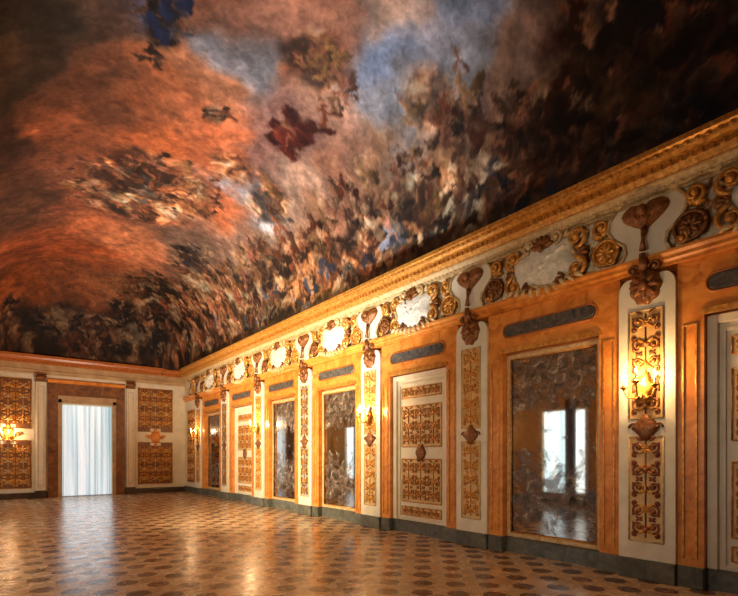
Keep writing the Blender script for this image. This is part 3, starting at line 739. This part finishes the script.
def make_console():
    t = empty('gilded_console', 'right', 0); y = -0.02
    mb = MB(); n = 24     # white vase-shaped field
    L = [(.27, 3.87), (.22, 3.97), (.24, 4.08), (.36, 4.18), (.43, 4.30), (.42, 4.43), (.34, 4.53)]
    poly = L + [(-x, z) for x, z in reversed(L)]
    mb.prism(poly, y - .04, y + .02); mb.build('field', M['cream'], t, .01)
    for sx in (-1, 1):
        MB().tube([(sx * x, y - .05, z) for x, z in L], .022, 6).build('field_rim', M['gold_pale'], t)
    # heart-shaped carved shell
    heart = []
    for i in range(32):
        q = 2 * PI * i / 32; x = 16 * math.sin(q) ** 3; z = 13 * math.cos(q) - 5 * math.cos(2 * q) - 2 * math.cos(3 * q) - math.cos(4 * q)
        heart.append((-x * .0165, 4.37 + z * .0128))
    mb = MB(); mb.dome(heart, y - .05, .10, 5, .012)
    for i in range(5): mb.leaf(0, 4.22, .22, PI / 2 + (i - 2) * .28, .035, y - .11, .05)
    mb.ell((0, y - .15, 4.40), (.06, .05, .07))
    mb.tube([(0, y - .08, 4.2), (0, y - .11, 4.06), (0, y - .12, 3.93)], [.04, .022, .04], 8)
    mb.build('shell', M['gold_dark'], t)
    for sx in (-1, 1):   # roundels and volutes both sides
        mb = MB(); cx, cz = sx * .465, 4.07
        mb.dome([(cx + .15 * math.cos(q), cz + .15 * math.sin(q)) for q in [i * PI / 12 for i in range(24)]], y - .03, .03, 3)
        pts = [(cx + .155 * math.cos(q), y - .05, cz + .155 * math.sin(q)) for q in [i * PI / 12 for i in range(25)]]
        mb.tube(pts, .024, 6)
        for i in range(8): mb.leaf(cx, cz, .125, i * PI / 4, .035, y - .055, .03)
        mb.build('roundel', M['gold_dark' if sx > 0 else 'gold'], t)
        MB().spiral(sx * .51, 4.40, .11, 1.4, -PI / 2, sx, y - .07, .028, 20).build('volute', M['gold'], t)
        MB().spiral(sx * .38, 3.95, .075, 1.3, PI / 2, -sx, y - .06, .022, 18).build('volute', M['gold'], t)
        mb = MB()
        for i in range(4): mb.leaf(sx * .49, 4.28, .14, PI / 2 - sx * (i * .6 - .4), .04, y - .04, .04)
        mb.build('leaf_spray', M['gold'], t)
    return t
for i, s in enumerate(BAY):
    if i == 0: continue
    if i in (1, 2, 3, 4): o = make_cartouche(i)
    else: o = dup(carts[(i) % 3], 'right', s)
    if i == 1: carts = []
    carts.append(o); place(o, 'right', s)
    where = {1: 'above the cropped near ivory door', 2: 'above the widest painted mirror', 3: 'above the nearer complete ivory door', 4: 'above the second mirror', 5: 'above the third mirror',
             6: 'above the far ivory door', 7: 'above the last mirror by the far corner'}[i]
    tag(o, 'white stucco cartouche with gilded scrolls ' + where, 'wall ornament', 'stucco cartouches on the frieze')
cons = None
for i, s in enumerate(PIL):
    if i == 0: continue
    if cons is None: cons = make_console(); o = cons
    else: o = dup(cons, 'right', s)
    place(o, 'right', s)
    where = {1: 'at the near end, before the cropped ivory door', 2: 'above the large russet-panelled pilaster', 3: 'above the pilaster between the widest mirror and the nearer complete door', 4: 'above the brightly candle-lit pilaster beside the second mirror',
             5: 'above the pilaster with the grey-blue panel', 6: 'above the candle-lit pilaster beside the far ivory door', 7: 'above the unlit pilaster before the last mirror', 8: 'in the frieze just before the far corner'}[i]
    tag(o, 'dark gilded shell console ' + where, 'wall ornament', 'gilded shell consoles on the frieze')

# ------------------------------------------------------------------ SCONCES
def make_sconce():
    t = empty('candle_sconce', 'right', 0, 2.3)
    mb = MB(); poly = [(0.09 * math.cos(q) * (1 + .15 * math.cos(5 * q)), .0 + .17 * math.sin(q) * (1 + .15 * math.cos(5 * q))) for q in [i * PI / 15 for i in range(30)]]
    mb.dome(poly, -.125, .04, 4); mb.build('backplate', M['gold'], t)
    for x, dy, h in ((-.17, .14, .0), (0, .22, .05), (.17, .14, .0)):
        mb = MB(); pts = [(0, -.15, -.05), (x * .35, -.11 - dy * .4, -.13), (x * .8, -.1 - dy * .85, -.11), (x, -.1 - dy, -.03 + h)]
        mb.tube(pts, [.016, .012, .011, .012], 7); mb.lathe([(.008, -.03), (.02, -.015), (.042, 0), (.046, .012), (.02, .014), (.018, .03)], (x, -.1 - dy, h))
        arm = mb.build('arm', M['gold'], t)
        MB().lathe([(.013, .02), (.013, .10), (.004, .105)], (x, -.1 - dy, h), 10).build('candle', M['candle'], arm)
        MB().lathe([(.003, .105), (.012, .12), (.014, .135), (.008, .16), (.001, .185)], (x, -.1 - dy, h), 10).build('flame', M['flame'], arm)
    return t
sc0 = make_sconce()
def lamp(name, kind, loc, e, col, rad=0.08, rot=None, **kw):
    l = bpy.data.lights.new(name, kind); l.energy = e; l.color = col
    if hasattr(l, 'shadow_soft_size'): l.shadow_soft_size = rad
    for k, v in kw.items(): setattr(l, k, v)
    o = bpy.data.objects.new(name, l); C.objects.link(o); o.location = loc
    if rot: o.rotation_euler = rot
    return o
WARM = (1.0, 0.62, 0.30)
SCO = [('right', PIL[2], 44, 'three-candle gilt sconce on the large russet-panelled pilaster'), ('right', PIL[4], 60, 'three-candle gilt sconce on the pilaster between the nearer complete ivory door and the second mirror'),
       ('right', PIL[6], 60, 'three-candle gilt sconce on the pilaster between the third mirror and the far ivory door'), ('right', PIL[8], 30, 'three-candle gilt sconce on the last pilaster of the long wall'),
       ('back', 0.34, 36, 'three-candle gilt sconce on the end-wall panel beside the window'),
       ('left', 4.72, 45, 'three-candle gilt sconce on the window wall between its first and second windows'), ('left', 10.07, 60, 'three-candle gilt sconce on the window wall between its second and third windows'),
       ('left', 15.35, 60, 'three-candle gilt sconce on the window wall between its third and fourth windows')]
for k, (side, s, e, lab) in enumerate(SCO):
    o = sc0 if k == 0 else dup(sc0, side, s, 2.3)
    place(o, side, s, 2.3 if side != 'back' else 2.12); tag(o, lab, 'wall lamp', 'gilded candle sconces')
    if side == 'back': o.location.y -= .03
    d = .30
    L = {'right': (W - d, s, 2.42), 'back': (s, YB - d, 2.25), 'left': (XL + d, s, 2.42)}[side]
    lamp('sconce_light', 'POINT', L, e, WARM, 0.07)

# ------------------------------------------------------------------ BACK WALL
def back_surround():
    t = empty('window_surround', 'back', 2.665)
    hw = 1.225; ow = .80
    for sx in (-1, 1):
        x0, x1 = sorted((sx * (ow + .12), sx * hw)); MB().box(x0, x1, -.07, -.003, 0, 3.62).build('jamb', M['brown_frame'], t, .01)
        x0, x1 = sorted((sx * ow, sx * (ow + .12))); MB().box(x0, x1, -.10, .0, 0, 3.50).build('inner_jamb', M['wall_tan'], t, .01)
    MB().box(-hw, hw, -.07, -.003, 3.62, 4.05).build('lintel', M['brown_frame'], t, .01)
    MB().box(-ow - .12, ow + .12, -.10, 0, 3.36, 3.62).build('inner_lintel', M['wall_tan'], t, .01)
    mb = MB(); mb.sweep([(0, 4.05), (-.09, 4.05), (-.16, 4.12), (-.16, 4.16), (0, 4.16)], -hw, hw); mb.build('cap_molding', M['siena'], t)
    return tag(t, 'brown and tan marble surround framing the bright end-wall window', 'window surround')
back_surround()
w1 = empty('window_1', 'back', 2.665); w1['kind'] = 'structure'
mb = MB(); mb.frame(-.795, .795, .02, 3.34, .06, .10, .17); mb.box(-.03, .03, .10, .17, .08, 3.28)
for z in (.9, 1.7, 2.5): mb.box(-.76, .76, .12, .15, z - .015, z + .015)
mb.build('window_frame', M['ivory'], w1)
def curtain(name, side, s, x0, x1, z0, z1, y, mat, folds, amp):
    n = 160; vs = []; fs = []; zn = 8
    for j in range(zn + 1):
        z = z0 + (z1 - z0) * j / zn
        for i in range(n + 1):
            t_ = i / n; vs.append((x0 + (x1 - x0) * t_, y + amp * math.sin(t_ * folds * 2 * PI + .6 * math.sin(t_ * 9)) * (1 - .3 * j / zn), z))
    for j in range(zn):
        for i in range(n): fs.append((j * (n + 1) + i, j * (n + 1) + i + 1, (j + 1) * (n + 1) + i + 1, (j + 1) * (n + 1) + i))
    o = MB().add(vs, fs, True).build(name, mat); place(o, side, s); return o
tag(curtain('gauze_curtain', 'back', 2.665, -.78, .78, .03, 3.30, .05, M['gauze'], 11, .022), 'white sheer curtain glowing with painted daylight in the end-wall window', 'curtain')
def back_panel(lab, s, first=None):
    if first: t = dup(first, 'back', s)
    else:
        t = empty('arabesque_panel', 'back', s); hw = .64
        MB().box(-hw - .08, hw + .08, -.02, -.003, .21, 4.29).build('border', M['cream'], t, .01)
        def field(z0, z1, notch_top):
            c = .13; mid = .22
            if notch_top: return [(-hw, z0), (hw, z0), (hw, z1), (.2, z1), (.2, z1 - c), (-.2, z1 - c), (-.2, z1), (-hw, z1)]
            return [(-hw, z0), (-.2, z0), (-.2, z0 + c), (.2, z0 + c), (.2, z0), (hw, z0), (hw, z1), (-hw, z1)]
        make_panel(t, hw, .36, 2.0, -.02, -.035, 'panel_brown', 'gold', 'gold_pale', 'gold', 3, .40, .020, field(.36, 2.0, True), (.39, 1.86))
        make_panel(t, hw, 2.42, 4.12, -.02, -.035, 'panel_brown', 'gold', 'gold_pale', 'gold', 3, .40, .020, field(2.42, 4.12, False), (2.56, 4.09))
        mb = MB(); mb.dome([(.2 * math.cos(q) * (1 + .1 * math.cos(6 * q)), 2.21 + .22 * math.sin(q) * (1 + .1 * math.cos(6 * q))) for q in [i * PI / 15 for i in range(30)]], -.045, .08, 4, .01)
        for sx in (-1, 1): mb.spiral(sx * .27, 2.21, .09, 1.3, 0 if sx > 0 else PI, sx, -.05, .022, 18)
        mb.leaf(0, 2.4, .18, PI / 2, .07, -.04, .04); mb.leaf(0, 2.0, .18, -PI / 2, .07, -.04, .04)
        mb.build('boss', M['siena'], t)
    return tag(t, lab, 'wall panel', 'arabesque panels on the end wall')
bp = back_panel('tall brown and gold arabesque panel on the end wall, beside the far corner', 5.0)
back_panel('tall brown and gold arabesque panel on the end wall, behind the candle sconce', 0.34, bp)
def back_pilaster(s, lab, first=None):
    if first: t = dup(first, 'back', s)
    else:
        t = empty('plain_pilaster', 'back', s)
        MB().box(-.17, .17, -.13, -.003, 0, .26).build('plinth', M['plinth_dark'], t, .01)
        MB().box(-.14, .14, -.10, -.003, .26, 4.05).build('shaft', M['cream'], t, .012)
        mb = MB(); mb.frame(-.09, .09, .4, 3.9, .018, -.108, -.10); mb.build('molding', M['gold_pale'], t)
        mb = MB(); mb.box(-.16, .16, -.15, -.003, 4.05, 4.11)
        for sx in (-1, 1): mb.spiral(sx * .09, 4.2, .07, 1.4, PI / 2, -sx, -.15, .025, 18)
        for i in range(5): mb.leaf(0, 4.1, .22, PI / 2 + (i - 2) * .35, .05, -.13, .05)
        mb.box(-.16, .16, -.17, -.003, 4.30, 4.34); mb.build('capital', M['gold_dark'], t)
    return tag(t, lab, 'pilaster', 'plain pilasters on the end wall')
b1 = back_pilaster(1.245, 'plain cream pilaster on the end wall between the sconce panel and the window')
back_pilaster(4.085, 'plain cream pilaster on the end wall between the window and the corner panel', b1)
# narrow arabesque strip closing the long wall at the corner
t = empty('corner_panel', 'right', 19.16)
MB().box(-.80, .60, 0, REC - .004, 0.24, 3.69).build('border', M['cream'], t); MB().box(-.80, .60, -.03, REC - .004, 0, 0.238).build('plinth', M['plinth'], t, .01)
make_panel(t, .42, .42, 3.3, 0, -.015, 'panel_brown', 'gold', 'gold_pale', 'gold', 2, .4, .018)
tag(t, 'narrow arabesque panel closing the long wall at the far corner', 'wall panel')
# near end behind the camera: plain wainscot closing the recess
mb = MB(); mb.box(0, REC + .02, YF, PIL[1] - .3, 0, 3.70)
o = mb.build('trim_9', M['wall_ochre']); o.location = (W, 0, 0); structure(o)

# ------------------------------------------------------------------ LEFT WALL: windows, gauze and drapes (seen in the mirrors)
for k, y in enumerate(LW):
    w = empty('window_%d' % (k + 2), 'left', y); w['kind'] = 'structure'
    mb = MB(); mb.frame(-LWW - .12, LWW + .12, LWB - .02, LWT + .12, .12, -.05, 0.0); mb.build('window_casing', M['gold_pale'], w, .01)
    mb = MB(); mb.frame(-LWW, LWW, LWB, LWT, .06, .10, .16); mb.box(-.03, .03, .10, .16, LWB, LWT)
    for z in (.9, 1.55, 2.2): mb.box(-LWW, LWW, .12, .15, z - .015, z + .015)
    mb.build('window_frame', M['ivory'], w)
    nth = ['first', 'second', 'third', 'fourth'][k]
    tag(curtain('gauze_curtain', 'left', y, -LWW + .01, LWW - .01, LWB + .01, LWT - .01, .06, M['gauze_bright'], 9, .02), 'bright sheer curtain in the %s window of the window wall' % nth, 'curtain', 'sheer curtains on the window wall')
    tag(curtain('brown_drape', 'left', y, -.44, -.10, LWB - .2, LWT + .3, -.10, M['drape'], 3, .03), 'brown drape hanging at the %s window of the window wall' % nth, 'curtain', 'brown drapes on the window wall')

# ------------------------------------------------------------------ LIGHTS
# daylight through the end window and the window wall
lamp('window_daylight', 'AREA', (2.665, YB - .3, 1.8), 12, (.80, .92, 1.0), rot=(-PI / 2, 0, 0), shape='RECTANGLE', size=1.5, size_y=3.0)
# added unseen fill spots: up-lights on the vault, a wash on the long wall
def spot(loc, tgt, e, col, ang, blend, rad):
    from mathutils import Vector
    o = lamp('fill_spot', 'SPOT', loc, e, col, rad, spot_size=math.radians(ang), spot_blend=blend)
    o.rotation_euler = (Vector(tgt) - Vector(loc)).to_track_quat('-Z', 'Y').to_euler(); return o
spot((3.0, 12.5, 1.2), (3.6, 15.6, 7.6), 1600, (1.0, .87, .72), 125, 1.0, .3)
spot((3.4, 6.5, 1.2), (5.0, 8.4, 7.2), 1900, (.95, .97, 1.0), 100, 1.0, .3)
spot((0.2, 9.0, 2.2), (6.2, 11.2, 2.6), 4200, (1.0, .82, .54), 95, 1.0, .35)
spot((0.2, 2.5, 2.0), (6.2, 5.4, 2.6), 260, (1.0, .80, .56), 90, 1.0, .35)
wd = bpy.data.worlds.new('world'); bpy.context.scene.world = wd; wd.use_nodes = True
wd.node_tree.nodes['Background'].inputs[0].default_value = (.6, .75, 1, 1); wd.node_tree.nodes['Background'].inputs[1].default_value = .3

# ------------------------------------------------------------------ CAMERA
cam = bpy.data.cameras.new('camera'); co = bpy.data.objects.new('camera', cam); C.objects.link(co)
cam.sensor_fit = 'HORIZONTAL'; cam.sensor_width = 36; cam.lens = 36 * 470 / 738
cam.shift_y = (455 - 298) / 738
co.location = (0, 0, 1.5); co.rotation_euler = (PI / 2, 0, -math.radians(38.5))
bpy.context.scene.camera = co
cam.clip_start = 0.05
sc = bpy.context.scene
sc.view_settings.view_transform = 'Standard'; sc.view_settings.look = 'None'; sc.view_settings.exposure = 0.0
sc.cycles.max_bounces = 8; sc.cycles.caustics_reflective = False; sc.cycles.sample_clamp_indirect = 6
